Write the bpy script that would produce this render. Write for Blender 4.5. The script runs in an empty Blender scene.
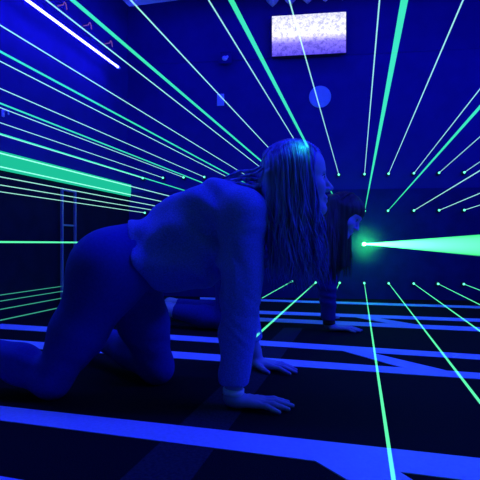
import bpy, bmesh, math, random
import numpy as np
from mathutils import Vector, Matrix

random.seed(7)
rng = np.random.default_rng(7)
C = bpy.context.scene.collection
F = 480.0
HC = 0.48                 # height of the lens above the floor
VX, VY = 358.5, 244.0     # where the parallel beams and the long walls run together


def P(px, py, d):
    return Vector(((px - 240) / F * d, d, HC + (VY - py) / F * d))


def A(px, py, d):
    return np.array(P(px, py, d))


def G(px, py):
    d = HC * F / (py - VY)
    return Vector(((px - 240) / F * d, d, 0))


# ------------------------------------------------------------------ materials
def mat(name, col, rough=0.6, spec=0.3, noise=0.0, scale=20, bump=0.0, metal=0.0, stretch=(1, 1, 1), sheen=0.0):
    m = bpy.data.materials.new(name)
    m.use_nodes = True
    nt = m.node_tree
    b = nt.nodes['Principled BSDF']
    b.inputs['Roughness'].default_value = rough
    b.inputs['Specular IOR Level'].default_value = spec
    b.inputs['Metallic'].default_value = metal
    b.inputs['Base Color'].default_value = (*col, 1)
    if sheen:
        b.inputs['Sheen Weight'].default_value = sheen
    if noise or bump:
        tc = nt.nodes.new('ShaderNodeTexCoord')
        mp = nt.nodes.new('ShaderNodeMapping')
        mp.inputs['Scale'].default_value = stretch
        nz = nt.nodes.new('ShaderNodeTexNoise')
        nz.inputs['Scale'].default_value = scale
        nz.inputs['Detail'].default_value = 5
        nt.links.new(tc.outputs['Object'], mp.inputs['Vector'])
        nt.links.new(mp.outputs['Vector'], nz.inputs['Vector'])
        if noise:
            r = nt.nodes.new('ShaderNodeValToRGB')
            r.color_ramp.elements[0].position = 0.3
            r.color_ramp.elements[1].position = 0.7
            r.color_ramp.elements[0].color = (*[c * (1 - noise) for c in col], 1)
            r.color_ramp.elements[1].color = (*[min(1, c * (1 + noise)) for c in col], 1)
            nt.links.new(nz.outputs['Fac'], r.inputs['Fac'])
            nt.links.new(r.outputs['Color'], b.inputs['Base Color'])
        if bump:
            bp = nt.nodes.new('ShaderNodeBump')
            bp.inputs['Strength'].default_value = bump
            bp.inputs['Distance'].default_value = 0.01
            nt.links.new(nz.outputs['Fac'], bp.inputs['Height'])
            nt.links.new(bp.outputs['Normal'], b.inputs['Normal'])
    return m


def emis(name, col, s):
    m = bpy.data.materials.new(name)
    m.use_nodes = True
    nt = m.node_tree
    nt.nodes.clear()
    e = nt.nodes.new('ShaderNodeEmission')
    e.inputs['Color'].default_value = (*col, 1)
    e.inputs['Strength'].default_value = s
    o = nt.nodes.new('ShaderNodeOutputMaterial')
    nt.links.new(e.outputs[0], o.inputs['Surface'])
    return m


def glow(name, col, s):
    """light scattered along a laser path: it adds to what lies behind and blocks nothing"""
    m = emis(name, col, s * .5)          # the path is crossed twice, in and out
    nt = m.node_tree
    e = next(n for n in nt.nodes if n.type == 'EMISSION')
    o = next(n for n in nt.nodes if n.type == 'OUTPUT_MATERIAL')
    t = nt.nodes.new('ShaderNodeBsdfTransparent')
    a = nt.nodes.new('ShaderNodeAddShader')
    nt.links.new(e.outputs[0], a.inputs[0])
    nt.links.new(t.outputs[0], a.inputs[1])
    nt.links.new(a.outputs[0], o.inputs['Surface'])
    return m


def emis_volume(name, col, s):
    m = bpy.data.materials.new(name)
    m.use_nodes = True
    nt = m.node_tree
    nt.nodes.clear()
    e = nt.nodes.new('ShaderNodeEmission')
    e.inputs['Color'].default_value = (*col, 1)
    e.inputs['Strength'].default_value = s
    t = nt.nodes.new('ShaderNodeBsdfTransparent')
    o = nt.nodes.new('ShaderNodeOutputMaterial')
    nt.links.new(t.outputs[0], o.inputs['Surface'])
    nt.links.new(e.outputs[0], o.inputs['Volume'])
    return m


M = {
    'wall': mat('painted plaster', (0.036, 0.028, 0.205), 0.8, 0.2, 0.10, 6, 0.15),
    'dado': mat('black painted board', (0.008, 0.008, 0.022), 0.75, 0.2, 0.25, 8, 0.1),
    'wall_shade': mat('painted wall shade', (0.017, 0.016, 0.125), 0.8, 0.15, 0.2, 8, 0.1),  # light falloff put into the lower back wall colour
    'ceiling': mat('ceiling paint', (0.06, 0.06, 0.25), 0.9, 0.1),
    'bulkhead': mat('upper wall paint', (0.032, 0.025, 0.185), 0.8, 0.2, 0.1, 5),
    'floor': mat('black carpet', (0.012, 0.012, 0.014), 0.95, 0.05, 0.5, 300, 0.4),
    'tape': mat('white floor tape', (0.62, 0.66, 0.90), 0.7, 0.2, 0.06, 90, 0.1),
    'lane': mat('charcoal lane stripe', (0.035, 0.035, 0.045), 0.95, 0.05, 0.3, 120, 0.3),
    'black': mat('black plastic', (0.02, 0.02, 0.022), 0.5, 0.4),
    'duct': mat('white duct paint', (0.6, 0.6, 0.62), 0.6, 0.3),
    'white': mat('white plastic', (0.85, 0.86, 0.95), 0.5, 0.4),
    'card': mat('pale card', (0.62, 0.8, 0.85), 0.6, 0.2),
    'disc': mat('pale disc enamel', (0.55, 0.85, 0.8), 0.5, 0.3, 0.05, 30),
    'pennant': mat('pennant cloth', (0.6, 0.72, 0.95), 0.8, 0.1, 0.1, 40),
    'hook': emis('pink hook glow', (.36, .13, .66), .5),
    'metal': mat('brushed steel', (0.55, 0.6, 0.62), 0.35, 0.5, metal=0.6),
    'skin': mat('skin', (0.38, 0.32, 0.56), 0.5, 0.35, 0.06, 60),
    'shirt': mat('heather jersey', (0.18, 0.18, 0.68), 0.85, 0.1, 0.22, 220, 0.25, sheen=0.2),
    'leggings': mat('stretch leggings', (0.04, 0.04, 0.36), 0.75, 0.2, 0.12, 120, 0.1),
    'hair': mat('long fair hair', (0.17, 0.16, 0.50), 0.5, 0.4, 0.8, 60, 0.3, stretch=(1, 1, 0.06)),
    'dark_hair': mat('dark hair', (0.035, 0.03, 0.03), 0.55, 0.4, 0.6, 60, 0.3, stretch=(1, 1, 0.06)),
    'dark_cloth': mat('dark jersey', (0.035, 0.035, 0.20), 0.85, 0.1, 0.2, 150, 0.2),
    'sock': mat('pale sock', (0.5, 0.5, 0.5), 0.9, 0.1, 0.1, 200),
    'eye': mat('eye white', (0.75, 0.75, 0.75), 0.2, 0.5),
    'iris': mat('dark iris', (0.03, 0.03, 0.03), 0.2, 0.5),
    'tube': emis('ultraviolet tube glow', (0.024, 0.024, 1.0), 82),
    'bar': emis('turquoise light bar glow', (0.012, 0.55, 0.33), 1.0),
    'beam_thin': glow('pale laser glow', (0.33, 0.82, 0.66), 1.08),
    'beam_thick': glow('turquoise laser glow', (0.04, 0.72, 0.30), 1.15),
    'beam_low': glow('dim green laser glow', (0.05, 0.42, 0.26), .8),
    'beam_green': glow('green laser glow', (0.09, 0.80, 0.36), 1.3),
    'beam_core': emis_volume('close green laser glow', (0.07, 1.0, 0.24), 60),
    'lens': emis('laser aperture glow', (0.10, 0.85, 0.55), 2.2),
    'lens_star': emis('bright laser aperture glow', (0.25, 1.0, 0.5), 14),
}


# ------------------------------------------------------------------ mesh helpers
def link(name, me, m, parent=None, smooth=False):
    if m is not None:
        me.materials.append(m)
    o = bpy.data.objects.new(name, me)
    C.objects.link(o)
    if parent is not None:
        o.parent = parent
        if parent.type == 'EMPTY' or parent.location.length > 0:
            bpy.context.view_layer.update()
            o.matrix_parent_inverse = parent.matrix_world.inverted()
    if smooth:
        me.polygons.foreach_set('use_smooth', [True] * len(me.polygons))
    return o


def bobj(name, bm, m, parent=None, smooth=False):
    me = bpy.data.meshes.new(name)
    bmesh.ops.recalc_face_normals(bm, faces=bm.faces)
    bm.to_mesh(me)
    bm.free()
    return link(name, me, m, parent, smooth)


def empty(name, loc, label, cat, group=None):
    o = bpy.data.objects.new(name, None)
    o.location = loc
    o.empty_display_size = 0.05
    C.objects.link(o)
    return tag(o, label, cat, group)


def tag(o, label=None, cat=None, group=None, kind=None):
    if label: o['label'] = label
    if cat: o['category'] = cat
    if group: o['group'] = group
    if kind: o['kind'] = kind
    return o


def tube(bm, pts, r, seg=8, flat=1.0):
    pts = [Vector(p) for p in pts]
    rs = r if isinstance(r, (list, tuple)) else [r] * len(pts)
    rings = []
    up = None
    for i, p in enumerate(pts):
        t = (pts[min(i + 1, len(pts) - 1)] - pts[max(i - 1, 0)]).normalized()
        if up is None:
            up = t.orthogonal().normalized()
        up = (up - t * up.dot(t)).normalized()
        s = t.cross(up)
        rings.append([bm.verts.new(p + (up * math.cos(a) + s * math.sin(a) * flat) * rs[i])
                      for a in [2 * math.pi * k / seg for k in range(seg)]])
    for a, b in zip(rings, rings[1:]):
        for k in range(seg):
            bm.faces.new((a[k], a[(k + 1) % seg], b[(k + 1) % seg], b[k]))
    bm.faces.new(rings[0][::-1])
    bm.faces.new(rings[-1])


def box(bm, c, size, rot=0.0, bevel=0.0):
    g = bmesh.ops.create_cube(bm, size=1)['verts']
    bmesh.ops.scale(bm, vec=size, verts=g)
    if bevel:
        es = list({e for v in g for e in v.link_edges})
        r = bmesh.ops.bevel(bm, geom=es, offset=bevel, segments=2, affect='EDGES')
        g = list({v for f in r['faces'] for v in f.verts} | {v for v in g if v.is_valid})
    bmesh.ops.rotate(bm, cent=(0, 0, 0), matrix=Matrix.Rotation(rot, 3, 'Z'), verts=g)
    bmesh.ops.translate(bm, vec=c, verts=g)


def sphere(bm, c, r, sc=(1, 1, 1)):
    g = bmesh.ops.create_uvsphere(bm, u_segments=12, v_segments=8, radius=r)['verts']
    bmesh.ops.scale(bm, vec=sc, verts=g)
    bmesh.ops.translate(bm, vec=c, verts=g)


def prism(bm, ring, d):
    """solid from a planar ring of points, pushed by the vector d"""
    d = Vector(d)
    a = [bm.verts.new(Vector(p)) for p in ring]
    b = [bm.verts.new(Vector(p) + d) for p in ring]
    n = len(a)
    bm.faces.new(a)
    bm.faces.new(b[::-1])
    for i in range(n):
        bm.faces.new((a[i], b[i], b[(i + 1) % n], a[(i + 1) % n]))


# ------------------------------------------------------------------ room directions
BD = Vector(((VX - 240) / F, 1, 0)).normalized()       # along the beams and the left wall
BN = Vector((BD.y, -BD.x, 0))                          # to the right of that
WD = Vector((7.79, -1, 0)).normalized()                # along the back wall, to the right
WN = Vector((-1, -7.79, 0)).normalized()               # out of the back wall, into the room
RW = math.atan2(WD.y, WD.x)
RB = math.atan2(BD.y, BD.x)


def wd(px):
    return 4.338 / (1 + (px - 240) / F / 7.79)


def W(px, py, off=0.0):
    """point on the back wall seen at px, py, lifted off it"""
    return P(px, py, wd(px)) + WN * off


def WZ(px, z, off=0.0):
    p = P(px, VY, wd(px)) + WN * off
    p.z = z
    return p


LC = -2.1476            # left wall


def L(px, py, off=0.0):
    """point above the left wall's plane, off metres out of it, seen at px, py"""
    d = (LC + off / BN.x) * F / (px - VX)
    return P(px, py, d)


CEIL = 2.75
# ------------------------------------------------------------------ setting
corner = WZ(128, 0)
far_r = corner + WD * 4.2
near_l = corner - BD * 6.0
near_r = far_r - BD * 6.0


def slab(name, ring, d, m):
    bm = bmesh.new()
    prism(bm, ring, d)
    return tag(bobj(name, bm, m), kind='structure')


slab('floor', [near_l - BN * .1, near_r + BN * .1, far_r + BN * .1 - WN * .1, corner - BN * .1 - WN * .1], (0, 0, -.1), M['floor'])
up = Vector((0, 0, CEIL))
slab('ceiling', [p + up for p in (near_l - BN * .1, near_r + BN * .1, far_r + BN * .1 - WN * .1, corner - BN * .1 - WN * .1)], (0, 0, .1), M['ceiling'])


def wall(name, a, b, n, z0, z1, m, th=.1):
    z0v, z1v = Vector((0, 0, z0)), Vector((0, 0, z1))
    return slab(name, [a + z0v, b + z0v, b + z1v, a + z1v], n * -th, m)


wall('wall_back', corner, far_r, WN, 0, CEIL, M['wall'])
wall('wall_left', near_l, corner, BN, 0, CEIL, M['wall'])
wall('wall_right', far_r, near_r, -BN, 0, CEIL, M['wall'])
wall('wall_front', near_r, near_l, BD, 0, CEIL, M['wall'])
# lower left board, upper bulkhead; falloff shade painted over the lower back wall
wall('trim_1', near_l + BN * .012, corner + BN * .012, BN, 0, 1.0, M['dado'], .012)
wall('trim_2', corner + WN * .005, far_r + WN * .005, WN, 2.14, CEIL, M['bulkhead'], .005)
wall('trim_3', corner + WN * .006, far_r + WN * .006, WN, 0, .96, M['wall_shade'], .006)


# floor tape -------------------------------------------------------------
def tape(name, quad, label, m='tape', th=.0022, group=None):
    bm = bmesh.new()
    prism(bm, [G(*q) for q in quad], (0, 0, th))
    return tag(bobj(name, bm, M[m]), label, 'floor stripe', group)


def span(t0, t1, b0, b1, x0=-300, x1=900):
    f = lambda p, q, x: (x, p[1] + (q[1] - p[1]) * (x - p[0]) / (q[0] - p[0]))
    return [f(t0, t1, x0), f(t0, t1, x1), f(b0, b1, x1), f(b0, b1, x0)]


FT = 'white tape lines on the floor'
tape('floor_stripe', span((0, 406.5), (480, 459), (0, 421), (480, 483)), 'widest white floor stripe running right across the floor nearest the crawling woman', group=FT)
tape('floor_stripe', span((0, 477), (480, 560), (0, 505), (480, 610)), 'white floor stripe just showing in the bottom left corner', group=FT)
tape('floor_stripe', [(312, 460), (395, 470), (466, 515), (405, 515)], 'slanting white floor stripe joining the nearest wide stripe at bottom right', th=.0028, group=FT)
tape('floor_stripe', span((0, 324), (480, 355), (0, 329), (480, 360)), 'white floor stripe passing behind both hands, upper of the middle pair', group=FT)
tape('floor_stripe', span((0, 339.5), (480, 373.5), (0, 346.5), (480, 379.5)), 'white floor stripe level with the far hand, lower of the middle pair', group=FT)
tape('floor_stripe', [(337, 349.5), (362, 351), (446, 371), (404, 368.5)], 'short slanting white floor stripe linking the middle pair right of the hands', th=.0028, group=FT)
tape('floor_stripe', span((250, 299), (480, 306.3), (250, 301), (480, 308.5), 200), 'thin farthest white floor stripe near the base of the back wall', group=FT)
tape('floor_stripe', span((260, 311), (480, 319), (260, 314), (480, 322), 205), 'white floor stripe behind the dark haired person, upper of the far pair', group=FT)
tape('floor_stripe', span((260, 318), (480, 327.5), (260, 321.5), (480, 331.5), 215), 'white floor stripe by the far person\'s wrist, lower of the far pair', group=FT)
tape('floor_stripe', [(340, 314.5), (364, 316), (432, 327.5), (402, 326.3)], 'short slanting white floor stripe linking the far pair', th=.0028, group=FT)
tape('lane_stripe', [(284, 328), (303, 328), (190, 482), (118, 482)], 'dull charcoal lane stripe running under the woman\'s hand toward the viewer', 'lane', .0012)

# ------------------------------------------------------------------ ultraviolet tube on the left wall
ta, tb = L(118, 67, .13), L(118, 67, .13) - BD * 2.3
t = empty('tube_light', (ta + tb) / 2, 'glowing ultraviolet tube light high on the left wall', 'light')
bm = bmesh.new()
tube(bm, [ta, tb], .009, 12)
bobj('tube', bm, M['tube'], t, True)
bm = bmesh.new()
mid = (ta + tb) / 2 - BN * .013
box(bm, mid, (2.36, .008, .012), RB, .002)
for e in (tb + BD * .5, tb + BD * .1):
    box(bm, e - BN * .07, (.02, .12, .012), RB, .002)
bobj('housing', bm, M['wall'], t)
for e, s in ((ta, 1), (tb, -1)):
    bm = bmesh.new()
    tube(bm, [e - BD * .002 * s, e + BD * .025 * s], .012, 12)
    bobj('end_cap', bm, M['white'], t)
# arched hooks over the tube, with a pink glow added to them
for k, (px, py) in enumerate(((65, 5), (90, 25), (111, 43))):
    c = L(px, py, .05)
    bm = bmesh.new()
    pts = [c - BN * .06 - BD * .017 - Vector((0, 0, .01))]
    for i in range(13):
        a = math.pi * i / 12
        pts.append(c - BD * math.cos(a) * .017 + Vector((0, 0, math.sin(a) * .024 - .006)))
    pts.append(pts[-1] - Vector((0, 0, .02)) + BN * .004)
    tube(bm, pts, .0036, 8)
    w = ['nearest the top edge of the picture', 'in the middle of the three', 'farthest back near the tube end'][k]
    tag(bobj('glowing_hook', bm, M['hook'], None, True), 'small pink arched hook with added glow above the tube light, ' + w, 'light', 'pink arches on the left wall')
# little bracket
c = L(5, 113, .02)
bk = empty('wall_bracket', c, 'small pale bracket on the left wall above the turquoise bar', 'bracket')
bm = bmesh.new(); box(bm, c - BN * .014, (.02, .012, .045), RB, .003); bobj('back_plate', bm, M['white'], bk)
bm = bmesh.new(); tube(bm, [c - BN * .01 + Vector((0, 0, .012)), c + BN * .02 + Vector((0, 0, .012)), c + BN * .026 + Vector((0, 0, -.012))], .005, 8); bobj('arm', bm, M['white'], bk, True)

# turquoise light bar
bz0, bz1 = L(132, 197, .03).z, L(132, 185, .03).z
e1 = L(132, 190, .03); e0 = e1 - BD * 3.2
ctr = (e0 + e1) / 2
lb = empty('light_bar', ctr, 'broad flat turquoise light bar along the left wall', 'light')
bm = bmesh.new(); box(bm, Vector((ctr.x, ctr.y, (bz0 + bz1) / 2)) - BN * .006, (3.2, .012, bz1 - bz0), RB); bobj('diffuser', bm, M['bar'], lb)
bm = bmesh.new(); box(bm, Vector((ctr.x, ctr.y, (bz0 + bz1) / 2)) - BN * .016, (3.2, .008, (bz1 - bz0) * .9), RB); bobj('back_rail', bm, M['black'], lb)

# steel frame under the bar
fr = empty('steel_frame', Vector((L(68, 250, .05).x, L(68, 250, .05).y, 0)), 'narrow upright steel frame under the turquoise bar at left', 'frame')
tops = []
for px, ytop in ((62, 188), (75, 191)):
    q = L(px, ytop, .05)
    bm = bmesh.new(); box(bm, Vector((q.x, q.y, q.z / 2)), (.014, .02, q.z), RB, .003); bobj('post', bm, M['metal'], fr)
    tops.append(q)
for z in (tops[0].z - .012, HC + .135, .12):
    m_ = (tops[0] + tops[1]) / 2
    bm = bmesh.new(); box(bm, Vector((m_.x, m_.y, z)), ((tops[0] - tops[1]).xy.length, .012, .012), RB); bobj('crossbar', bm, M['metal'], fr)

# ------------------------------------------------------------------ things on the back wall
# ceiling beam / duct
dd = 3.9
p0 = P(128, 8, dd)
bdir = BN.copy()
bm = bmesh.new()
dl = 3.0
cz = (p0.z + CEIL) / 2
cc = p0 + bdir * (dl / 2) - BD * .06
box(bm, (cc.x, cc.y, cz), (dl, .12, CEIL - p0.z), math.atan2(bdir.y, bdir.x), .02)
tag(bobj('ceiling_duct', bm, M['duct']), 'boxed white duct under the ceiling at the top edge left of the screen', 'duct')

# screen
corners = [P(272, 17, wd(272) - .09), P(346, 11, wd(346) - .09), P(346, 52.5, wd(346) - .09), P(272, 56, wd(272) - .09)]
sc_c = sum(corners, Vector()) / 4
sx = ((corners[1] - corners[0]).xy.length + (corners[2] - corners[3]).xy.length) / 2
sz = ((corners[0].z - corners[3].z) + (corners[1].z - corners[2].z)) / 2
tv = empty('television', sc_c, 'lit television showing a pale speckled picture high on the back wall', 'television')
m = bpy.data.materials.new('television picture'); m.use_nodes = True
nt = m.node_tree; nt.nodes.clear()
N = nt.nodes.new
tc = N('ShaderNodeTexCoord'); sep = N('ShaderNodeSeparateXYZ'); nt.links.new(tc.outputs['Generated'], sep.inputs[0])
ramp = N('ShaderNodeValToRGB')
els = ramp.color_ramp.elements
els[0].position = 0.0; els[0].color = (.10, .07, .75, 1)
els[1].position = 1.0; els[1].color = (.72, .72, .90, 1)
for p_, c_ in ((.30, (.22, .17, .85, 1)), (.42, (.60, .56, 1, 1)), (.50, (1, .97, 1, 1)), (.56, (.92, .92, 1, 1)), (.8, (.80, .80, .95, 1))):
    e = els.new(p_); e.color = c_
nt.links.new(sep.outputs['Z'], ramp.inputs['Fac'])
nz = N('ShaderNodeTexNoise'); nz.inputs['Scale'].default_value = 34; nz.inputs['Detail'].default_value = 8; nz.inputs['Roughness'].default_value = .75
nt.links.new(tc.outputs['Object'], nz.inputs['Vector'])
r2 = N('ShaderNodeValToRGB'); r2.color_ramp.elements[0].position = .40; r2.color_ramp.elements[0].color = (.34, .35, .55, 1)
r2.color_ramp.elements[1].position = .55; r2.color_ramp.elements[1].color = (1.0, 1.0, 1.0, 1)
nt.links.new(nz.outputs['Fac'], r2.inputs['Fac'])
mx = N('ShaderNodeMixRGB'); mx.blend_type = 'MULTIPLY'; mx.inputs['Fac'].default_value = .8
nt.links.new(ramp.outputs['Color'], mx.inputs[1]); nt.links.new(r2.outputs['Color'], mx.inputs[2])
em = N('ShaderNodeEmission'); em.inputs['Strength'].default_value = 1.4
nt.links.new(mx.outputs[0], em.inputs['Color'])
ou = N('ShaderNodeOutputMaterial'); nt.links.new(em.outputs[0], ou.inputs['Surface'])
RT = math.atan2((corners[1] - corners[0]).y, (corners[1] - corners[0]).x)
TN = Vector((math.sin(RT), -math.cos(RT), 0))
bm = bmesh.new(); box(bm, sc_c - TN * .004, (sx, .008, sz), RT); bobj('screen', bm, m, tv)
bm = bmesh.new(); box(bm, sc_c - TN * .028, (sx + .010, .038, sz + .010), RT, .006); bobj('case', bm, M['black'], tv)
bm = bmesh.new(); box(bm, sc_c - TN * .06, (.2, .04, .2), RT); bobj('wall_mount', bm, M['black'], tv)

# bunting over the screen
bu = empty('bunting', W(307, 0, .06), 'string of pale rounded pennants hanging above the television', 'bunting')
cord = []
for px, py in ((273, 10.4), (290.5, 8.8), (307.5, 7.4), (325, 5.6), (342, 4)):
    tip = W(px, py, .06)
    r = .064
    prof = [(0, .0), (.012, .010), (.035, .030), (.055, .055), (.064, .085), (.060, .112), (.045, .135), (.02, .148)]
    ring = [(s * x, z) for s, seq in ((1, prof), (-1, prof[::-1][:-1])) for x, z in seq]
    bm = bmesh.new()
    cen_f = bm.verts.new(tip + Vector((0, 0, .08)) + WN * .016)
    cen_b = bm.verts.new(tip + Vector((0, 0, .08)) - WN * .016)
    vs = [bm.verts.new(tip + WD * x + Vector((0, 0, z))) for x, z in ring]
    for i in range(len(vs)):
        a, b = vs[i], vs[(i + 1) % len(vs)]
        bm.faces.new((a, b, cen_f)); bm.faces.new((b, a, cen_b))
    bobj('pennant', bm, M['pennant'], bu, True)
    cord.append(tip + Vector((0, 0, .148)))
cord = [cord[0] - WD * .25 + Vector((0, 0, .05))] + cord + [cord[-1] + WD * .25 + Vector((0, 0, .05))]
bm = bmesh.new(); tube(bm, cord, .003, 6); bobj('cord', bm, M['white'], bu)

# disc
c = W(320, 97, .012)
bm = bmesh.new()
ring = [c + WD * math.cos(a) * .096 + Vector((0, 0, math.sin(a) * .096)) for a in [2 * math.pi * i / 40 for i in range(40)]]
prism(bm, ring, -WN * .012)
tag(bobj('wall_disc', bm, M['disc']), 'plain round pale disc on the back wall below the television', 'disc')
# card
c = W(220.7, 100, .006)
bm = bmesh.new(); box(bm, c, (.066, .008, .108), RW, .002)
tag(bobj('wall_card', bm, M['card']), 'small upright pale card on the back wall left of the disc', 'card')
# sensor box
c = W(226.5, 60, .03 + .02)
sb = empty('wall_sensor', c, 'small square dark sensor box with pale lens high on the back wall', 'sensor')
bm = bmesh.new(); box(bm, c - WN * .005, (.11, .03, .11), RW, .008); bobj('case', bm, M['bulkhead'], sb)
bm = bmesh.new()
for s in (-1, 1):
    box(bm, c + WN * .014 + WD * .05 * s, (.008, .008, .108), RW)
    box(bm, c + WN * .014 + Vector((0, 0, .05 * s)), (.108, .008, .008), RW)
bobj('rim', bm, M['wall'], sb)
bm = bmesh.new(); sphere(bm, c + WN * .012 + WD * -.006 - Vector((0, 0, .008)), .022, (1.2, .7, 1)); sphere(bm, c + WN * .012 + WD * .016 + Vector((0, 0, .004)), .012); bobj('lens', bm, M['white'], sb, True)

# ------------------------------------------------------------------ lasers
Z1, Z2, Z4 = 1.086, .767, .141


def laser(px, z, kind, label, d_end=None, px_end=None, radii=(.0030, .0030), lens_r=.0095, off=None, star=False):
    w = WZ(px, z)
    o = w + WN * .035
    e = empty('laser_emitter', w, label, 'laser', 'laser beams in the maze')
    bm = bmesh.new()
    box(bm, w + WN * .016, (.030, .034, .030), RW, .004)
    bobj('housing', bm, M['black'], e)
    bm = bmesh.new()
    sphere(bm, o, lens_r)
    bobj('lens', bm, M['lens_star' if star else 'lens'], e, True)
    if px_end is not None:
        # distance along the beam at which it is seen at px_end
        u = (px_end - 240) / F
        s = (o.x - u * o.y) / (BD.x - u * BD.y)
    else:
        s = (o.y - d_end) / BD.y
    end = o - BD * s if px_end is None else o - BD * s
    bm = bmesh.new()
    n = 2
    tube(bm, [o + (end - o) * (i / n) for i in range(n + 1)], [radii[0] + (radii[1] - radii[0]) * i / n for i in range(n + 1)], 10)
    bobj('beam', bm, M[kind], e, True)
    return e


ORD = ['first', 'second', 'third', 'fourth', 'fifth', 'sixth', 'seventh', 'eighth', 'ninth', 'tenth', 'eleventh', 'twelfth', 'thirteenth', 'fourteenth', 'fifteenth', 'sixteenth']
row1 = [(144, 'thin pale beam meeting the left edge lowest above the turquoise bar'),
        (164, 'thin pale beam meeting the left edge second lowest of the thin upper beams'),
        (184.5, 'thin pale beam crossing just under the little wall bracket at left'),
        (205, 'thin pale beam meeting the left edge above the little wall bracket'),
        (227, 'thin pale beam meeting the left edge just under a thicker turquoise one'),
        (248, 'thin pale beam meeting the left edge highest, below the tube light'),
        (271.5, 'thin pale beam running close beside the tube light'),
        (294.5, 'thin pale beam crossing the small card toward the top left'),
        (316, 'thin pale beam alongside the thick turquoise beam that touches the woman\'s head'),
        (338.5, 'thin pale beam crossing the television and the round disc'),
        (364, 'thin pale near-upright beam just right of the television'),
        (387.9, 'thin pale beam leaning right to leave the top edge alone'),
        (413, 'thin pale beam above the thick turquoise one at the right edge'),
        (438, 'thin pale beam ending at the upper emitter second from right'),
        (463, 'short thin pale beam ending at the rightmost upper emitter')]
for px, lab in row1:
    laser(px, Z1, 'beam_thin', lab, d_end=.25, radii=(.0024, .0017))
row2 = [(146, 'faint lowest of three thin beams under the turquoise bar'),
        (169, 'middle of the three thin beams under the turquoise bar'),
        (191, 'top of the three thin beams just under the turquoise bar'),
        (212, 'thin beam running along the lower edge of the turquoise bar'),
        (233, 'thin beam running along the top edge of the turquoise bar'),
        (254.5, 'turquoise beam second above the turquoise bar at the left edge'),
        (276.4, 'thicker turquoise beam level with the top of the wall bracket at left'),
        (298, 'thick turquoise beam in the upper left below the tube light'),
        (320, 'thick bright turquoise beam from the top left to the woman\'s hair'),
        (341, 'thick green beam striking the top of the woman\'s head'),
        (364.2, 'thickest near-upright turquoise beam right of the television'),
        (387.3, 'thick turquoise beam slanting to the right edge'),
        (413, 'turquoise beam from the second-row emitter second right of the dark hair'),
        (438, 'thin low-slanting beam from the second-row emitter third right of the dark hair'),
        (463, 'short shallow beam from the rightmost second-row emitter')]
for i, (px, lab) in enumerate(row2):
    thin = i < 5
    near = {320: .0023, 341: .0031, 364.2: .0042, 387.3: .0032, 298: .0018, 276.4: .0017}.get(px, .0019)
    laser(px, Z2, 'beam_thin' if thin or px > 400 else 'beam_thick', lab, d_end=.25, radii=(.0026, .0026 + (near - .0026) * 1.25))
# row at lens height
laser(363.6, .4795, 'beam_core', 'brightest green laser pointing almost at the viewer, widening toward the right edge', d_end=-.4, radii=(.0045, .0045), lens_r=.016, star=True)
laser(211, HC + .0075, 'beam_green', 'single level green beam at the left edge behind the woman\'s hip', d_end=.25, radii=(.0036, .0036))
# low row
low = [(132, .180, 2.3, 'topmost of four low green beams behind the woman\'s feet'),
       (140, .157, 2.2, 'second from top of the four low green beams at left'),
       (160, .146, 2.1, 'third from top of the four low green beams at left'),
       (184, .140, 2.0, 'lowest of the four low green beams at left')]
for px, z, d, lab in low:
    laser(px, z, 'beam_low', lab, d_end=.25, radii=(.0026, .0026))
laser(292, .15, 'beam_green', 'short faint low beam glinting through the ends of the woman\'s hair', px_end=262, radii=(.003, .002))
laser(315.5, Z4, 'beam_green', 'low green beam striking the woman\'s far forearm', px_end=255, radii=(.0036, .0042))
for px, lab in ((339.3, 'short low green beam half hidden by the dark haired person\'s arm'),
                (363.8, 'low green beam running steeply down to the bottom edge'),
                (388, 'low green beam leaving at lower right of the middle stripes'),
                (412.8, 'low green beam from the low emitter second from right of the steep one'),
                (437, 'low green beam from the low emitter second from the right edge'),
                (462.5, 'short low green beam from the rightmost low emitter')):
    laser(px, Z4, 'beam_green', lab, d_end=.25 if px != 339.3 else 2.72, radii=(.0024, .0032))

# ------------------------------------------------------------------ distance-field modelling of the people
def rc(a, b, ra, rb):
    a = np.asarray(a, float); b = np.asarray(b, float); ab = b - a; L2 = ab @ ab + 1e-12

    def f(p):
        q = p - a
        t_ = np.clip(q @ ab / L2, 0, 1)
        q = q - t_[:, None] * ab
        return np.sqrt((q * q).sum(1)) - (ra + (rb - ra) * t_)
    return f


def el(c, r, R=None):
    c = np.asarray(c, float); r = np.asarray(r, float); R = np.eye(3) if R is None else R

    def f(p):
        q = (p - c) @ R
        k0 = np.sqrt(((q / r) ** 2).sum(1)); k1 = np.sqrt(((q / r ** 2) ** 2).sum(1))
        return np.where(k1 > 1e-9, k0 * (k0 - 1) / np.maximum(k1, 1e-9), -r.min())
    return f


def frame(xa, za):
    """columns: x axis, y axis, z axis of a local frame"""
    x = np.asarray(xa, float); x /= np.linalg.norm(x)
    z = np.asarray(za, float); z = z - x * (x @ z); z /= np.linalg.norm(z)
    return np.stack([x, np.cross(z, x), z], 1)


def smin(a, b, k):
    h = np.maximum(k - np.abs(a - b), 0) / k
    return np.minimum(a, b) - h * h * k * .25


class Field:
    def __init__(s):
        s.ops = []

    def u(s, f, k=.03, tag='x'):
        s.ops.append(('u', f, k, tag)); return s

    def sub(s, f, k=.01, tag='x'):
        s.ops.append(('s', f, k, tag)); return s

    def pick(s, tags):
        r = Field(); r.ops = [o for o in s.ops if o[3] in tags]; return r

    def ev(s, p, ops=None):
        d = np.full(len(p), 10.0)
        for kind, f, k, _ in (s.ops if ops is None else ops):
            v = f(p)
            d = smin(d, v, k) if kind == 'u' else -smin(-d, v, k)
        return d


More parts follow.
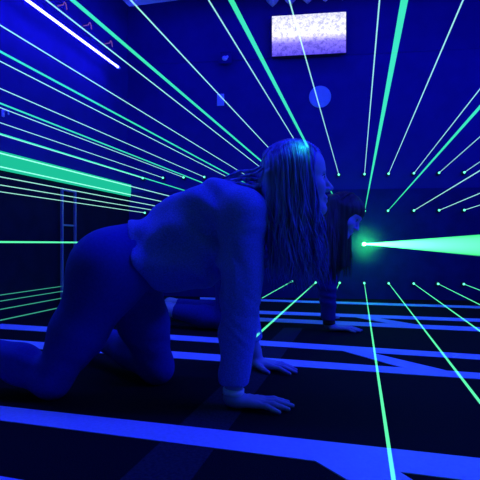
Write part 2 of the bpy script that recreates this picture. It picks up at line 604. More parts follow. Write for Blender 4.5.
def nets(field, lo, hi, h, offset=0.0, post=None):
    """polygonise the zero set of field - offset (then post) on a sparse grid"""
    B = 8
    lo = np.asarray(lo, float); hi = np.asarray(hi, float)
    nb = np.ceil((hi - lo) / (h * B)).astype(int)
    n = nb * B
    Fv = np.ones(n + 0, np.float32)
    bi = np.stack(np.meshgrid(*[np.arange(k) for k in nb], indexing='ij'), -1).reshape(-1, 3)
    cen = lo + (bi + .5) * B * h
    full = lambda p, ops=None: (post(p, field.ev(p, ops) - offset) if post else field.ev(p, ops) - offset)
    dc = field.ev(cen) - offset
    rad = B * h * .5 * 1.75
    act = np.abs(dc) < rad + .02 if post is None else (dc < rad + .02)
    for b in bi[(~act) & (dc < 0)]:
        Fv[b[0]*B:b[0]*B+B, b[1]*B:b[1]*B+B, b[2]*B:b[2]*B+B] = -1
    idx = np.nonzero(act)[0]
    loc = np.stack(np.meshgrid(*[np.arange(B)] * 3, indexing='ij'), -1).reshape(-1, 3)
    # group neighbouring blocks so that far primitives can be skipped
    key = (bi[idx] // 4) @ np.array([1, 1000, 1000000])
    order = np.argsort(key, kind='stable'); idx = idx[order]; key = key[order]
    starts = np.r_[0, np.nonzero(np.diff(key))[0] + 1, len(idx)]
    for a, e in zip(starts, starts[1:]):
        blk = bi[idx[a:e]]
        ij = (blk[:, None, :] * B + loc[None]).reshape(-1, 3)
        p = lo + (ij + .5) * h
        c0 = p.mean(0); R = np.sqrt(((p - c0) ** 2).sum(1).max())
        vals = [o[1](c0[None])[0] for o in field.ops]
        best = min(v for v, o in zip(vals, field.ops) if o[0] == 'u')
        ops = [o for v, o in zip(vals, field.ops) if v < max(best, 0) + 2 * R + .07]
        Fv[ij[:, 0], ij[:, 1], ij[:, 2]] = full(p, ops)
    S = Fv < 0
    cx = S[:-1, :-1, :-1]
    cnt = np.zeros(cx.shape, np.int8)
    for dx in (0, 1):
        for dy in (0, 1):
            for dz in (0, 1):
                cnt += S[dx:n[0]-1+dx, dy:n[1]-1+dy, dz:n[2]-1+dz]
    cells = np.argwhere((cnt > 0) & (cnt < 8))
    vid = np.full(cx.shape, -1, np.int64); vid[tuple(cells.T)] = np.arange(len(cells))
    acc = np.zeros((len(cells), 3)); num = np.zeros(len(cells))
    cor = [np.array((x, y, z)) for x in (0, 1) for y in (0, 1) for z in (0, 1)]
    for i in range(8):
        for j in range(i + 1, 8):
            if np.abs(cor[i] - cor[j]).sum() != 1: continue
            fa = Fv[tuple((cells + cor[i]).T)]; fb = Fv[tuple((cells + cor[j]).T)]
            x = (fa < 0) != (fb < 0)
            t_ = np.where(x, fa / np.where(x, fa - fb, 1), 0)
            pt = cor[i] + t_[:, None] * (cor[j] - cor[i])
            acc[x] += pt[x]; num[x] += 1
    V = lo + (cells + acc / num[:, None] + .5) * h
    faces = []
    for ax in range(3):
        o1, o2 = [(1, 2), (2, 0), (0, 1)][ax]
        sl = [slice(None)] * 3; sh = [slice(None)] * 3
        sl[ax] = slice(0, -1); sh[ax] = slice(1, None)
        ed = np.argwhere(S[tuple(sl)] != S[tuple(sh)])
        ed = ed[(ed[:, o1] > 0) & (ed[:, o2] > 0) & (ed[:, o1] < n[o1] - 1) & (ed[:, o2] < n[o2] - 1)]
        inside = S[tuple(ed.T)]
        u1 = np.zeros(3, int); u1[o1] = 1; u2 = np.zeros(3, int); u2[o2] = 1
        q = np.stack([vid[tuple((ed - u1 - u2).T)], vid[tuple((ed - u2).T)], vid[tuple(ed.T)], vid[tuple((ed - u1).T)]], 1)
        q[~inside] = q[~inside][:, ::-1]
        faces.append(q)
    Fq = np.concatenate(faces)
    Fq = Fq[(Fq >= 0).all(1)]
    return V, Fq


def np_mesh(name, V, Q):
    me = bpy.data.meshes.new(name)
    me.vertices.add(len(V)); me.vertices.foreach_set('co', np.ascontiguousarray(V, np.float32).ravel())
    me.loops.add(Q.size); me.loops.foreach_set('vertex_index', Q.ravel().astype(np.int32))
    me.polygons.add(len(Q)); me.polygons.foreach_set('loop_start', np.arange(0, Q.size, 4, dtype=np.int32))
    me.update(calc_edges=True); me.validate()
    return me


def relax(V, Q, it=2, lam=.5):
    n = len(V)
    e = np.concatenate([Q[:, [0, 1]], Q[:, [1, 2]], Q[:, [2, 3]], Q[:, [3, 0]]])
    deg = np.bincount(e.ravel(), minlength=n).astype(float)
    for _ in range(it):
        s = np.zeros_like(V)
        np.add.at(s, e[:, 0], V[e[:, 1]]); np.add.at(s, e[:, 1], V[e[:, 0]])
        V = V + lam * (s / np.maximum(deg, 1)[:, None] - V)
    return V


def head_ops(fd, c, R, s, tagn='head'):
    T = lambda x, y, z: c + R @ (np.array((x, y, z)) * s)
    e = lambda p, r, k, t=tagn: fd.u(el(T(*p), np.array(r) * s, R), k * s, t)
    cap = lambda p, q, ra, rb, k, t=tagn: fd.u(rc(T(*p), T(*q), ra * s, rb * s), k * s, t)
    e((-.010, 0, .030), (.097, .076, .090), .03)
    e((.030, 0, -.032), (.060, .058, .080), .03)
    e((.044, 0, .046), (.050, .060, .056), .03)
    for y in (-1, 1):
        cap((-.002, .048 * y, -.050), (.062, .010 * y, -.098), .020, .015, .03)
        cap((.083, .012 * y, .020), (.064, .046 * y, .020), .007, .006, .016)
        e((.060, .040 * y, -.030), (.022, .020, .022), .03)
    e((.074, 0, -.100), (.015, .018, .014), .02)
    for y in (-1, 1):
        fd.sub(el(T(.094, .031 * y, .000), np.array((.017, .016, .012)) * s, R), .012 * s, tagn)
    for y in (-1, 1):
        e((.073, .031 * y, .001), (.0125, .0125, .0115), .003)
    cap((.086, 0, .010), (.110, 0, -.034), .0065, .0095, .012)
    for y in (-1, 1):
        e((.098, .011 * y, -.038), (.009, .008, .007), .008)
    cap((.085, .018, -.063), (.085, -.018, -.063), .006, .006, .010)
    e((.090, 0, -.062), (.007, .014, .006), .008)
    e((.088, 0, -.074), (.008, .014, .007), .008)
    fd.sub(rc(T(.099, .02, -.0685), T(.099, -.02, -.0685), .0028 * s, .0028 * s), .004 * s, tagn)
    for y in (-1, 1):
        e((-.008, .076 * y, -.008), (.018, .008, .031), .008)
    return T


def hand_ops(fd, w, fwd, side, s, tagn, zf=0.0):
    """flat hand on the floor: w wrist, fwd finger direction, side +1 puts the thumb to the left of fwd"""
    fwd = np.asarray(fwd, float); fwd[2] = 0; fwd /= np.linalg.norm(fwd)
    lat = np.array((-fwd[1], fwd[0], 0)) * side
    at = lambda f, l, z: np.array((w[0], w[1], zf)) + fwd * f * s + lat * l * s + np.array((0, 0, z * s))
    base = np.array(w, float)
    fd.u(rc(base, at(.022, 0, .026), .024 * s, .021 * s), .02, tagn)
    lens = [(.041, .025, .021), (.045, .028, .022), (.041, .026, .021), (.032, .020, .019)]
    lats = [.030, .010, -.010, -.029]
    kn = [.086, .090, .085, .076]
    ang = [.20, .05, -.10, -.28]
    for l, k, a, ln in zip(lats, kn, ang, lens):
        fd.u(rc(at(.015, l * .55, .024), at(k, l, .022), .015 * s, .0115 * s), .012, tagn)
    for l, k, a, ln in zip(lats, kn, ang, lens):
        p = at(k, l, .022); f_, l_ = k, l
        zs = (.021, .0135, .0085)
        rs = (.0098, .0088, .0078, .0066)
        for j in range(3):
            f_ += ln[j] * math.cos(a); l_ += ln[j] * math.sin(a)
            q = at(f_, l_, zs[j])
            fd.u(rc(p, q, rs[j] * s, rs[j + 1] * s), .004, tagn)
            p = q
    p = at(.018, .020, .024)
    for (f_, l_, z_, ra, rb) in ((.048, .046, .019, .015, .0115), (.072, .062, .014, .0110, .0095), (.094, .070, .0095, .0095, .0075)):
        q = at(f_, l_, z_)
        fd.u(rc(p, q, ra * s, rb * s), .006, tagn)
        p = q


def hair_mesh(name, head_c, R, s, groups, m, parent, base_field, base_h, lo, hi):
    V, Q = nets(base_field, lo, hi, base_h)
    V = relax(V, Q, 1)
    me = np_mesh(name, V, Q)
    bm = bmesh.new(); bm.from_mesh(me)
    for pts, rr in groups:
        tube(bm, pts, rr, 6, .7)
    bm.to_mesh(me); bm.free()
    return link(name, me, m, parent, True)


def strands(T, side, count, zend, rnd, s, front=(.075, -.095), drift=(0, 0), wave=.006, out=.1, rmax=.0065, thick=.012):
    """locks from the parting, over the skull, then hanging down"""
    res = []
    for i in range(count):
        u = (i + rnd.uniform(-.4, .4)) / max(1, count - 1)
        u = min(1, max(0, u))
        x0 = front[0] + (front[1] - front[0]) * u
        rx = max(.0, 1 - ((x0 + .010) / .112) ** 2) ** .5     # skull half width at this station
        hz, hy = .095 * rx + .010, .080 * rx + .010
        lay = rnd.uniform(0, thick)
        lay0 = rnd.uniform(0, .003)
        pts = []
        a0 = rnd.uniform(.02, .18)
        for k in range(7):
            a = a0 + (math.pi * .5 - a0) * k / 6
            pts.append(T(x0 - .034 * (k / 6) * max(0, 1 - u / .3), side * math.sin(a) * (hy + lay0 + (lay - lay0) * (k / 6) ** 2), .030 + math.cos(a) * (hz + lay0)))
        p = np.array(pts[-1])
        zt = zend + rnd.uniform(-.035, .05)
        n = 12
        ph, fr = rnd.uniform(0, 6.28), rnd.uniform(2.2, 4)
        dx, dy = rnd.uniform(-.018, .018) + drift[0], rnd.uniform(-.02, .012) * 1.0 + drift[1]
        for k in range(1, n + 1):
            t_ = k / n
            q = np.array((p[0] + dx * t_ + wave * math.sin(ph + fr * t_ * 2) * t_,
                          p[1] + dy * t_ * side_y(side) + wave * math.cos(ph * 1.7 + fr * t_ * 2.3) * t_,
                          p[2] + (zt - p[2]) * t_))
            pts.append(q)
        r0 = rnd.uniform(.6, 1) * rmax
        rr = [r0 * (.35 + .65 * min(1, k / 5)) if k < 14 else r0 * max(.15, 1 - (k - 13) / 5.5) for k in range(len(pts))]
        res.append((pts, rr))
    return res


def side_y(side):
    return 1 if side < 0 else -1


def ring_band(name, c, axis, r, w, th, m, parent):
    axis = Vector(axis).normalized()
    u_ = axis.orthogonal().normalized(); v_ = axis.cross(u_)
    bm = bmesh.new(); n = 28
    prof = [(r, -w / 2), (r + th, -w / 2 + th * .4), (r + th, w / 2 - th * .4), (r, w / 2)]
    rings = [[bm.verts.new(Vector(c) + (u_ * math.cos(a) + v_ * math.sin(a)) * rr + axis * ww) for rr, ww in prof] for a in [2 * math.pi * i / n for i in range(n)]]
    for i in range(n):
        A_, B_ = rings[i], rings[(i + 1) % n]
        for j in range(4):
            bm.faces.new((A_[j], A_[(j + 1) % 4], B_[(j + 1) % 4], B_[j]))
    return bobj(name, bm, m, parent, True)


def eyes(T, R, s, parent):
    for y in (-1, 1):
        bm = bmesh.new(); sphere(bm, Vector(T(.0755, .031 * y, .001)), .0112 * s)
        e = bobj('eye', bm, M['eye'], parent, True)
        bm = bmesh.new(); sphere(bm, Vector(T(.0835, .0315 * y, .001)), .0056 * s)
        bobj('iris', bm, M['iris'], e, True)
        bm = bmesh.new()
        tube(bm, [Vector(T(.088, .014 * y, .024)), Vector(T(.0855, .030 * y, .029)), Vector(T(.070, .049 * y, .024))], [.002 * s, .0032 * s, .0015 * s], 6)
        bobj('eyebrow', bm, M['dark_hair'], parent, True)
        bm = bmesh.new()
        tube(bm, [Vector(T(.0845, .020 * y, .004)), Vector(T(.0885, .031 * y, .009)), Vector(T(.080, .043 * y, .004))], [.001 * s, .0018 * s, .001 * s], 6)
        bobj('eyelashes', bm, M['iris'], parent, True)


def plane_cut(p, d, c, n):
    n = np.asarray(n, float); n = n / np.linalg.norm(n)
    return np.maximum(d, (p - np.asarray(c)) @ n)


# ------------------------------------------------------------------ the woman in front
def woman():
    rSh, lSh = A(243, 212, 1.43), A(250, 208, 1.70)
    rEl, rWr = A(241, 300, 1.405), A(233, 397, 1.405)
    lEl, lWr = A(234, 287, 1.82), A(254, 350, 1.86)
    rHip, lHip = A(109, 275, 1.51), A(128, 270, 1.69)
    rKn, lKn = A(52, 380, 1.50), A(157, 366, 1.66)
    rAn, lAn = A(-34, 345, 1.60), A(92, 334, 1.96)
    rKn[2] = .054; lKn[2] = .054
    pel, waist = A(121, 259, 1.60), A(156, 250, 1.60)
    rib, chest = A(192, 230, 1.585), A(226, 216, 1.575)
    neck0, neck1 = A(244, 203, 1.56), A(279, 196, 1.50)
    hc = A(296, 181, 1.485)
    hf = np.array((math.cos(.09), -.02, math.sin(.09))); R = frame(hf, (-.09, 0, 1)); s = .95
    fd = Field()
    # trunk
    wide = np.array((0, 1, 0))
    ax = chest - pel; Rt = frame(ax, (0, 0, 1))
    fd.u(el(pel, (.13, .165, .105), Rt), .04, 'pelvis')
    fd.u(el(waist, (.12, .130, .094), Rt), .05, 'trunk')
    fd.u(el(rib, (.14, .145, .118), Rt), .05, 'trunk')
    fd.u(el(chest, (.10, .165, .098), Rt), .05, 'trunk')
    for S_, sg in ((rSh, -1), (lSh, 1)):
        fd.u(el(A(214, 209, 1.575) + np.array((0, sg * .085, 0)), (.085, .06, .07), Rt), .04, 'trunk')   # shoulder blades
        fd.u(rc(S_, S_ + (chest - S_) * .5, .058, .07), .04, 'trunk')
        fd.u(el(A(208, 252, 1.575) + np.array((0, sg * .07, 0)), (.06, .06, .058)), .04, 'trunk')
    # legs
    for H, K, An, sg in ((rHip, rKn, rAn, -1), (lHip, lKn, lAn, 1)):
        fd.u(el(H + np.array((-.005, 0, .01)), (.115, .10, .118)), .05, 'pelvis')
        fd.u(rc(H, H + (K - H) * .55, .100, .079), .05, 'leg')
        fd.u(rc(H + (K - H) * .55, K, .079, .049), .03, 'leg')
        d = An - K
        fd.u(rc(K, K + d * .35 + np.array((0, 0, .012)), .047, .055), .03, 'leg')
        fd.u(rc(K + d * .35 + np.array((0, 0, .012)), An, .055, .034), .03, 'leg')
        dn = d / np.linalg.norm(d)
        toe = An + np.array((dn[0], dn[1], 0)) * .085; toe[2] = .024
        fd.u(rc(An, An + np.array((dn[0], dn[1], 0)) * .035 + np.array((0, 0, -.01)), .034, .032), .02, 'foot')
        fd.u(rc(An + np.array((dn[0], dn[1], 0)) * .03, toe, .031, .024), .02, 'foot')
        fd.u(rc(toe, toe - np.array((dn[0], dn[1], 0)) * .05 + np.array((0, 0, -.004)), .024, .016), .02, 'foot')
    # arms
    for S_, E_, W_ in ((rSh, rEl, rWr), (lSh, lEl, lWr)):
        fd.u(rc(S_, E_, .052, .037), .035, 'arm')
        fd.u(rc(E_, E_ + (W_ - E_) * .3, .038, .039), .02, 'arm')
        fd.u(rc(E_ + (W_ - E_) * .3, W_, .039, .025), .02, 'arm')
    # neck and head
    fd.u(rc(neck0, neck1, .060, .050), .03, 'neck')
    T = head_ops(fd, hc, R, s)
    hand_ops(fd, rWr, (1, -.10, 0), 1, .94, 'hand')
    hand_ops(fd, lWr, (1, -.5, 0), -1, .96, 'hand')
    lo, hi = (-1.14, 1.24, -.012), (.40, 2.16, .86)
    V, Q = nets(fd, lo, hi, .0036)
    body = link('person', np_mesh('person', V, Q), M['skin'], None, True)
    tag(body, 'person crawling on hands and knees in front, long fair hair, grey long sleeved top', 'person')
    # leggings
    def cut_leg(p, d):
        # waistband plane and ankles
        d = plane_cut(p, d, A(150, 250, 1.6), (1, 0, .45))
        return d
    lg = fd.pick(('pelvis', 'leg', 'trunk'))
    def post_leg(p, d):
        d = cut_leg(p, d)
        for K, An in ((rKn, rAn), (lKn, lAn)):
            ax_ = An - K; ax_ = ax_ / np.linalg.norm(ax_)
            near = np.linalg.norm(p - An, axis=1) < .14
            c_ = (p - (An - ax_ * .03)) @ ax_
            d = np.where(near, np.maximum(d, c_), d)
        w_ = .0016 * np.sin(p[:, 2] * 95 + p[:, 0] * 40 + 2 * np.sin(p[:, 1] * 30)) * np.exp(-((p[:, 2] - .12) / .06) ** 2)
        return d + w_
    V, Q = nets(lg, lo, hi, .0045, .0055, post_leg)
    link('leggings', np_mesh('leggings', relax(V, Q, 1), Q), M['leggings'], body, True)
    # socks
    def post_sock(p, d):
        for K, An in ((rKn, rAn), (lKn, lAn)):
            ax_ = An - K; ax_ = ax_ / np.linalg.norm(ax_)
            near = np.linalg.norm(p - An, axis=1) < .2
            d = np.where(near, np.maximum(d, -((p - (An - ax_ * .045)) @ ax_)), d)
        return d
    for i, (K, An) in enumerate(((rKn, rAn), (lKn, lAn))):
        sk = Field(); sk.ops = [o for o in fd.ops if o[3] == 'foot'][3 * i:3 * i + 3]
        sk.u(rc(K + (An - K) * .85, An, .037, .034), .02, 'foot')
        V, Q = nets(sk, lo, hi, .005, .003, post_sock)
        link('sock', np_mesh('sock', relax(V, Q, 1), Q), M['sock'], body, True)
    # shirt
    sh = fd.pick(('trunk', 'arm', 'pelvis'))
    sh.u(el(A(198, 259, 1.575), (.13, .14, .086), Rt), .06, 'trunk')
    sh.u(el(A(165, 262, 1.59), (.07, .14, .085), Rt), .05, 'trunk')
    for S_, E_, W_ in ((rSh, rEl, rWr), (lSh, lEl, lWr)):
        sh.u(rc(S_ + (E_ - S_) * .1, S_ + (E_ - S_) * .75, .050, .043), .03, 'arm')
        sh.u(rc(S_ + (E_ - S_) * .7, W_, .042, .020), .03, 'arm')
    hem_c = A(133, 225, 1.6); hem_n = (-.25, 0, -.09)
    arm_c = A(226, 240, 1.45)
    def post_shirt(p, d):
        d = plane_cut(p, d, hem_c, hem_n)
        for E_, W_ in ((rEl, rWr), (lEl, lWr)):
            a_ = W_ - E_; a_ = a_ / np.linalg.norm(a_)
            near = np.linalg.norm(p - W_, axis=1) < .12
            d = np.where(near, np.maximum(d, (p - (W_ - a_ * .040)) @ a_), d)
        # folds: radiating from the armpit, rings on the sleeve, long sags on the trunk
        q = p - arm_c
        ang = np.arctan2(q[:, 2], q[:, 0]); rad = np.sqrt(q[:, 0] ** 2 + q[:, 2] ** 2)
        f = .0024 * np.sin(8 * ang + 26 * rad + 1.8 * np.sin(3 * ang + 17 * p[:, 1])) * np.exp(-((rad - .10) / .07) ** 2)
        slv = np.clip((p[:, 0] + .06) / .03, 0, 1) * np.clip((.50 - p[:, 2]) / .12, 0, 1)
        f += slv * .0022 * np.sin(p[:, 2] * 105 + 60 * p[:, 0] + 3.2 * np.sin(p[:, 2] * 31 + p[:, 0] * 48)) * (.55 + .45 * np.sin(p[:, 2] * 26 + 1))
        f += .0046 * np.sin(55 * (p[:, 0] * .45 + p[:, 2]) + 1.6 * np.sin(p[:, 0] * 23 + 2) + p[:, 1] * 9) * np.clip((-.03 - p[:, 0]) / .04, 0, 1)
        f += .0035 * np.sin(75 * (p[:, 0] - p[:, 2] * .35) + 2 * np.sin(p[:, 2] * 19)) * np.exp(-((p[:, 0] + .30) / .05) ** 2)
        return d + f
    V, Q = nets(sh, lo, hi, .0042, .011, post_shirt)
    link('shirt', np_mesh('shirt', relax(V, Q, 1), Q), M['shirt'], body, True)
    a_ = rWr - rEl
    a_ = a_ / np.linalg.norm(a_)
    ring_band('wristband', rWr - a_ * .018, a_, .0275, .018, .004, M['white'], body)
    # hair
    hb = Field()
    Tq = T
    hb.u(el(T(-.012, 0, .036), np.array((.104, .085, .097)) * s, R), .02)
    rnd = random.Random(3)
    for x_, z_ in ((.02, .44), (-.02, .43), (-.06, .43), (-.09, .45)):
        t0 = T(x_, -.074, .02); hb.u(rc(t0, (t0[0] + .004, t0[1] + .02, z_ + .02), .014, .010), .03)
        t0 = T(x_, .074, .02); hb.u(rc(t0, (t0[0], t0[1] - .01, z_ + .05), .014, .008), .03)
    hb.u(rc(T(-.09, 0, -.02), A(262, 215, 1.52), .05, .02), .03)
    loc = []
    loc += strands(T, -1, 190, .375, rnd, s, (.086, -.100), (.014, .0), rmax=.0042, wave=.018)
    loc += strands(T, -1, 130, .385, rnd, s, (.088, -.098), (.016, .0), rmax=.0030, thick=.020, wave=.026)
    loc += strands(T, 1, 44, .40, rnd, s, (.090, -.100), (.010, .0))
    # a few locks swept back over the shoulder
    for i in range(16):
        a0 = T(-.095, rnd.uniform(-.06, .03), rnd.uniform(-.01, .06))
        e_ = A(rnd.uniform(205, 232), rnd.uniform(178, 192), rnd.uniform(1.46, 1.6))
        m1 = (a0 + e_) / 2 + np.array((0, 0, rnd.uniform(-.005, .02)))
        loc.append(([a0, a0 * .6 + m1 * .4 + np.array((0, 0, -.01)), m1, m1 * .4 + e_ * .6, e_], [.004, .006, .006, .004, .001]))
    hair_mesh('hair', hc, R, s, loc, M['hair'], body, hb, .005, (-.02, 1.30, .33), (.36, 1.66, .86))
    eyes(T, R, s, body)
    return body


# ------------------------------------------------------------------ the person behind
def companion():
    rSh, lSh = A(323, 240, 2.62), A(322, 238, 2.92)
    rEl, rWr = A(327, 284, 2.62), A(329, 322, 2.64)
    lEl, lWr = A(328, 278, 2.98), A(329, 311, 2.98)
    rHip, lHip = A(232, 257, 2.68), A(236, 256, 2.88)
    rKn, lKn = A(226, 319, 2.66), A(232, 314, 2.90)
    rAn, lAn = A(167, 309, 2.76), A(170, 305, 3.0)
    for k in (rKn, lKn): k[2] = .056
    for k in (rAn, lAn): k[2] = .105
    rWr[2] = .045; lWr[2] = .045
    pel, waist = A(240, 254, 2.78), A(262, 250, 2.78)
    rib, chest = A(286, 246, 2.77), A(305, 241, 2.77)
    neck0, neck1 = A(318, 234, 2.75), A(333, 222, 2.68)
    hc = A(344, 215.5, 2.64)
    hf = np.array((math.cos(.55), -.42, -math.sin(.55))); R = frame(hf, (math.sin(.55), 0, math.cos(.55))); s = .95
    fd = Field()
    Rt = frame(chest - pel, (0, 0, 1))
    fd.u(el(pel, (.13, .16, .105), Rt), .04, 'pelvis')
    fd.u(el(waist, (.12, .13, .094), Rt), .05, 'trunk')
    fd.u(el(rib, (.14, .145, .118), Rt), .05, 'trunk')
    fd.u(el(chest, (.10, .165, .098), Rt), .05, 'trunk')
    for S_ in (rSh, lSh):
        fd.u(rc(S_, S_ + (chest - S_) * .5, .058, .07), .04, 'trunk')
    for H, K, An in ((rHip, rKn, rAn), (lHip, lKn, lAn)):
        fd.u(el(H, (.11, .10, .115)), .05, 'pelvis')
        fd.u(rc(H, K, .098, .049), .05, 'leg')
        d = An - K
        fd.u(rc(K, K + d * .35, .046, .054), .03, 'leg')
        fd.u(rc(K + d * .35, An, .054, .034), .03, 'leg')
        dn = d / np.linalg.norm(d)
        toe = An + np.array((dn[0], dn[1], 0)) * .085; toe[2] = .024
        fd.u(rc(An, toe, .033, .024), .02, 'foot')
        fd.u(rc(toe, toe - np.array((dn[0], dn[1], 0)) * .05 + np.array((0, 0, -.004)), .024, .016), .02, 'foot')
    for S_, E_, W_ in ((rSh, rEl, rWr), (lSh, lEl, lWr)):
        fd.u(rc(S_, E_, .052, .038), .035, 'arm')
        fd.u(rc(E_, W_, .039, .025), .02, 'arm')
    fd.u(rc(neck0, neck1, .058, .050), .03, 'neck')
    T = head_ops(fd, hc, R, s)
    hand_ops(fd, rWr, (1, -.15, 0), 1, .95, 'hand')
    hand_ops(fd, lWr, (.12, 1, 0), -1, .95, 'hand')
    lo, hi = (-.62, 2.46, -.012), (.80, 3.20, .86)
    V, Q = nets(fd, lo, hi, .0045)
    body = link('person', np_mesh('person', V, Q), M['skin'], None, True)
    tag(body, 'person with dark hair crawling behind, head bowed toward the bright green laser', 'person')
    def post_leg(p, d):
        d = plane_cut(p, d, waist, (1, 0, .2))
        for K, An in ((rKn, rAn), (lKn, lAn)):
            ax_ = An - K; ax_ = ax_ / np.linalg.norm(ax_)
            near = np.linalg.norm(p - An, axis=1) < .14
            d = np.where(near, np.maximum(d, (p - (An - ax_ * .05)) @ ax_), d)
        return d
    V, Q = nets(fd.pick(('pelvis', 'leg', 'trunk')), lo, hi, .006, .0055, post_leg)
    link('trousers', np_mesh('trousers', relax(V, Q, 1), Q), M['dark_cloth'], body, True)
    for i, (K, An) in enumerate(((rKn, rAn), (lKn, lAn))):
        sk = Field(); sk.ops = [o for o in fd.ops if o[3] == 'foot'][2 * i:2 * i + 2]
        sk.u(rc(K + (An - K) * .82, An, .038, .034), .02, 'foot')
        V, Q = nets(sk, lo, hi, .006, .004)
        link('sock', np_mesh('sock', relax(V, Q, 1), Q), M['sock'], body, True)
    def post_sh(p, d):
        d = plane_cut(p, d, A(244, 254, 2.78), (-1, 0, -.2))
        for E_, W_ in ((rEl, rWr), (lEl, lWr)):
            a_ = W_ - E_; a_ = a_ / np.linalg.norm(a_)
            near = np.linalg.norm(p - W_, axis=1) < .12
            d = np.where(near, np.maximum(d, (p - (W_ - a_ * .02)) @ a_), d)
        return d + .0025 * np.sin(p[:, 2] * 110 + p[:, 0] * 30 + 2 * np.sin(p[:, 2] * 31))
    V, Q = nets(fd.pick(('trunk', 'arm', 'pelvis')), lo, hi, .006, .012, post_sh)
    link('shirt', np_mesh('shirt', relax(V, Q, 1), Q), M['dark_cloth'], body, True)
    ring_band('wristband', rWr + np.array((0, 0, .006)), rWr - rEl, .029, .022, .005, M['black'], body)
    hb = Field()
    hb.u(el(T(-.008, 0, .046), np.array((.108, .088, .090)) * s, R), .02)
    rnd = random.Random(11)
    for x_, z_ in ((.0, .36), (-.03, .34), (-.07, .34), (-.095, .36)):
        for y_ in (-.070, .070):
            t0 = T(x_, y_, .03); hb.u(rc(t0, (t0[0] - .005, t0[1], z_), .022, .010), .03)
    hb.u(rc(T(-.08, 0, .0), A(320, 250, 2.66), .075, .04), .03)
    hb.u(rc(T(-.075, -.06, .01), A(325, 266, 2.50), .055, .035), .03)
    loc = []
    for i in range(34):
        a0 = T(-.08 + rnd.uniform(-.02, .03), -.07 + rnd.uniform(-.02, .04), rnd.uniform(-.01, .05))
        e_ = A(rnd.uniform(315, 336), rnd.uniform(272, 286), rnd.uniform(2.45, 2.54))
        m1 = (a0 + e_) / 2 + np.array((rnd.uniform(-.02, .01), -.025, .02))
        loc.append(([a0, a0 * .55 + m1 * .45 + np.array((-.008, -.012, .012)), m1, m1 * .4 + e_ * .6, e_], [.004, .008, .008, .006, .001]))
    loc += strands(T, -1, 60, .31, rnd, s, (-.012, -.105), (-.012, 0), rmax=.008)
    loc += strands(T, 1, 44, .31, rnd, s, (.040, -.100), (.0, 0), rmax=.008)
    hair_mesh('hair', hc, R, s, loc, M['dark_hair'], body, hb, .0065, (.30, 2.40, .22), (.80, 2.95, .88))
    eyes(T, R, s, body)
    return body


woman()
companion()

# ------------------------------------------------------------------ light
UV = (0.012, 0.010, 1.0)


def area(name, loc, sx_, sy_, power, rot, col=UV):
    l = bpy.data.lights.new(name, 'AREA')
    l.shape = 'RECTANGLE'; l.size = sx_; l.size_y = sy_
    l.energy = power; l.color = col
    o = bpy.data.objects.new(name, l)
    o.location = loc; o.rotation_euler = rot
    C.objects.link(o)
    return o


def ceiling_fill(name, px, d, power, ln=1.5, z=CEIL - .05, ang=0.0):
    p = P(px, VY, d); p.z = z
    return area(name, p, ln, .06, power, (0, 0, ang))


# unseen ultraviolet fill under the ceiling, added for top light and wall falloff
ceiling_fill('ceiling_fill_light', 300, 3.80, 10, 2.6, ang=RW)
ceiling_fill('ceiling_fill_light', 240, 1.78, 50, 2.4, ang=RW)
# unseen fill at the right wall, added to light the woman's face and front
q = far_r - BD * 2.8 - BN * .08
area('side_light', Vector((q.x, q.y, 2.02)), 1.8, .06, 80, (math.radians(90), 0, RB))
q = far_r - BD * .6 - BN * .08  # the twin of the tube, on the right wall outside the frame
area('side_light', Vector((q.x, q.y, 1.85)), .8, .06, 13, (math.radians(90), 0, RB))
# green scatter where a beam meets the woman's hair
hl = bpy.data.lights.new('hair_spot_light', 'POINT')
hl.energy = .08; hl.color = (.02, 1, .28); hl.shadow_soft_size = .008
ho = bpy.data.objects.new('hair_spot_light', hl); ho.location = P(303.5, 140.5, 1.40); C.objects.link(ho)
# scattered green at the bright aperture
pl = bpy.data.lights.new('aperture_light', 'POINT')
pl.energy = 3.2; pl.color = (.015, 1, .13); pl.shadow_soft_size = .03
po = bpy.data.objects.new('aperture_light', pl); po.location = WZ(363.6, .48, .22); C.objects.link(po)

# thin haze hanging around the bright aperture
bm = bmesh.new(); bmesh.ops.create_icosphere(bm, subdivisions=3, radius=.30)
bmesh.ops.bisect_plane(bm, geom=bm.verts[:] + bm.edges[:] + bm.faces[:], plane_co=WN * -.03, plane_no=-WN, clear_outer=True)
bmesh.ops.holes_fill(bm, edges=[e for e in bm.edges if e.is_boundary])
hz = bobj('haze', bm, None)
hz.location = WZ(363.6, .48, .05)
hm = bpy.data.materials.new('thin haze'); hm.use_nodes = True
nt = hm.node_tree; nt.nodes.clear(); N = nt.nodes.new
tc = N('ShaderNodeTexCoord'); ln_ = N('ShaderNodeVectorMath'); ln_.operation = 'LENGTH'
nt.links.new(tc.outputs['Object'], ln_.inputs[0])
mr = N('ShaderNodeMapRange'); mr.inputs['From Min'].default_value = .0; mr.inputs['From Max'].default_value = .26; mr.interpolation_type = 'SMOOTHERSTEP'
mr.inputs['To Min'].default_value = 1.6; mr.inputs['To Max'].default_value = 0
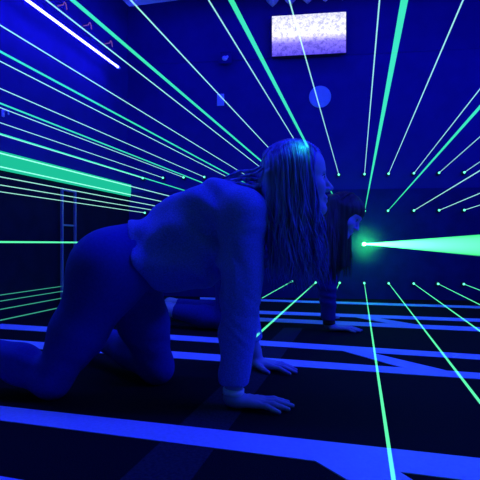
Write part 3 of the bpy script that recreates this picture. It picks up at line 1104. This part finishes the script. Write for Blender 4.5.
nt.links.new(ln_.outputs['Value'], mr.inputs['Value'])
vs_ = N('ShaderNodeVolumeScatter'); vs_.inputs['Color'].default_value = (.9, .9, .9, 1)
nt.links.new(mr.outputs['Result'], vs_.inputs['Density'])
ou = N('ShaderNodeOutputMaterial'); nt.links.new(vs_.outputs[0], ou.inputs['Volume'])
hz.data.materials.append(hm)
tag(hz, 'faint haze hanging around the brightest green laser', 'haze', kind='stuff')

pl = bpy.data.lights.new('aperture_spot_light', 'POINT')
pl.energy = .30; pl.color = (.015, 1, .13); pl.shadow_soft_size = .012
po = bpy.data.objects.new('aperture_spot_light', pl); po.location = WZ(363.6, .48, .075); C.objects.link(po)

w = bpy.data.worlds.new('World'); bpy.context.scene.world = w
w.use_nodes = True
w.node_tree.nodes['Background'].inputs['Color'].default_value = (.0, .0, .02, 1)
w.node_tree.nodes['Background'].inputs['Strength'].default_value = .2

# ------------------------------------------------------------------ camera
cam = bpy.data.cameras.new('camera')
cam.sensor_width = 36; cam.sensor_fit = 'HORIZONTAL'; cam.lens = 36 * F / 480
cam.shift_y = (VY - 240) / 480
cam.clip_start = .01
co = bpy.data.objects.new('camera', cam)
co.location = (0, 0, HC); co.rotation_euler = (math.radians(90), 0, 0)
C.objects.link(co)
s = bpy.context.scene
s.camera = co
s.cycles.transparent_max_bounces = 64
s.view_settings.view_transform = 'Standard'
s.view_settings.look = 'None'
s.view_settings.gamma = 1
s.view_settings.exposure = 0
s.view_settings.use_curve_mapping = False

# ------------------------------------------------------------------ origins
for o in list(C.objects):
    if o.parent is None and o.type == 'MESH' and o.location.length == 0:
        n = len(o.data.vertices)
        a = np.empty(n * 3, np.float32); o.data.vertices.foreach_get('co', a); a = a.reshape(-1, 3)
        c = Vector(((a[:, 0].min() + a[:, 0].max()) / 2, (a[:, 1].min() + a[:, 1].max()) / 2, a[:, 2].min()))
        o.data.transform(Matrix.Translation(-c))
        o.location = c
        for ch in o.children:
            ch.matrix_parent_inverse = Matrix.Translation(-c)
bpy.context.view_layer.update()
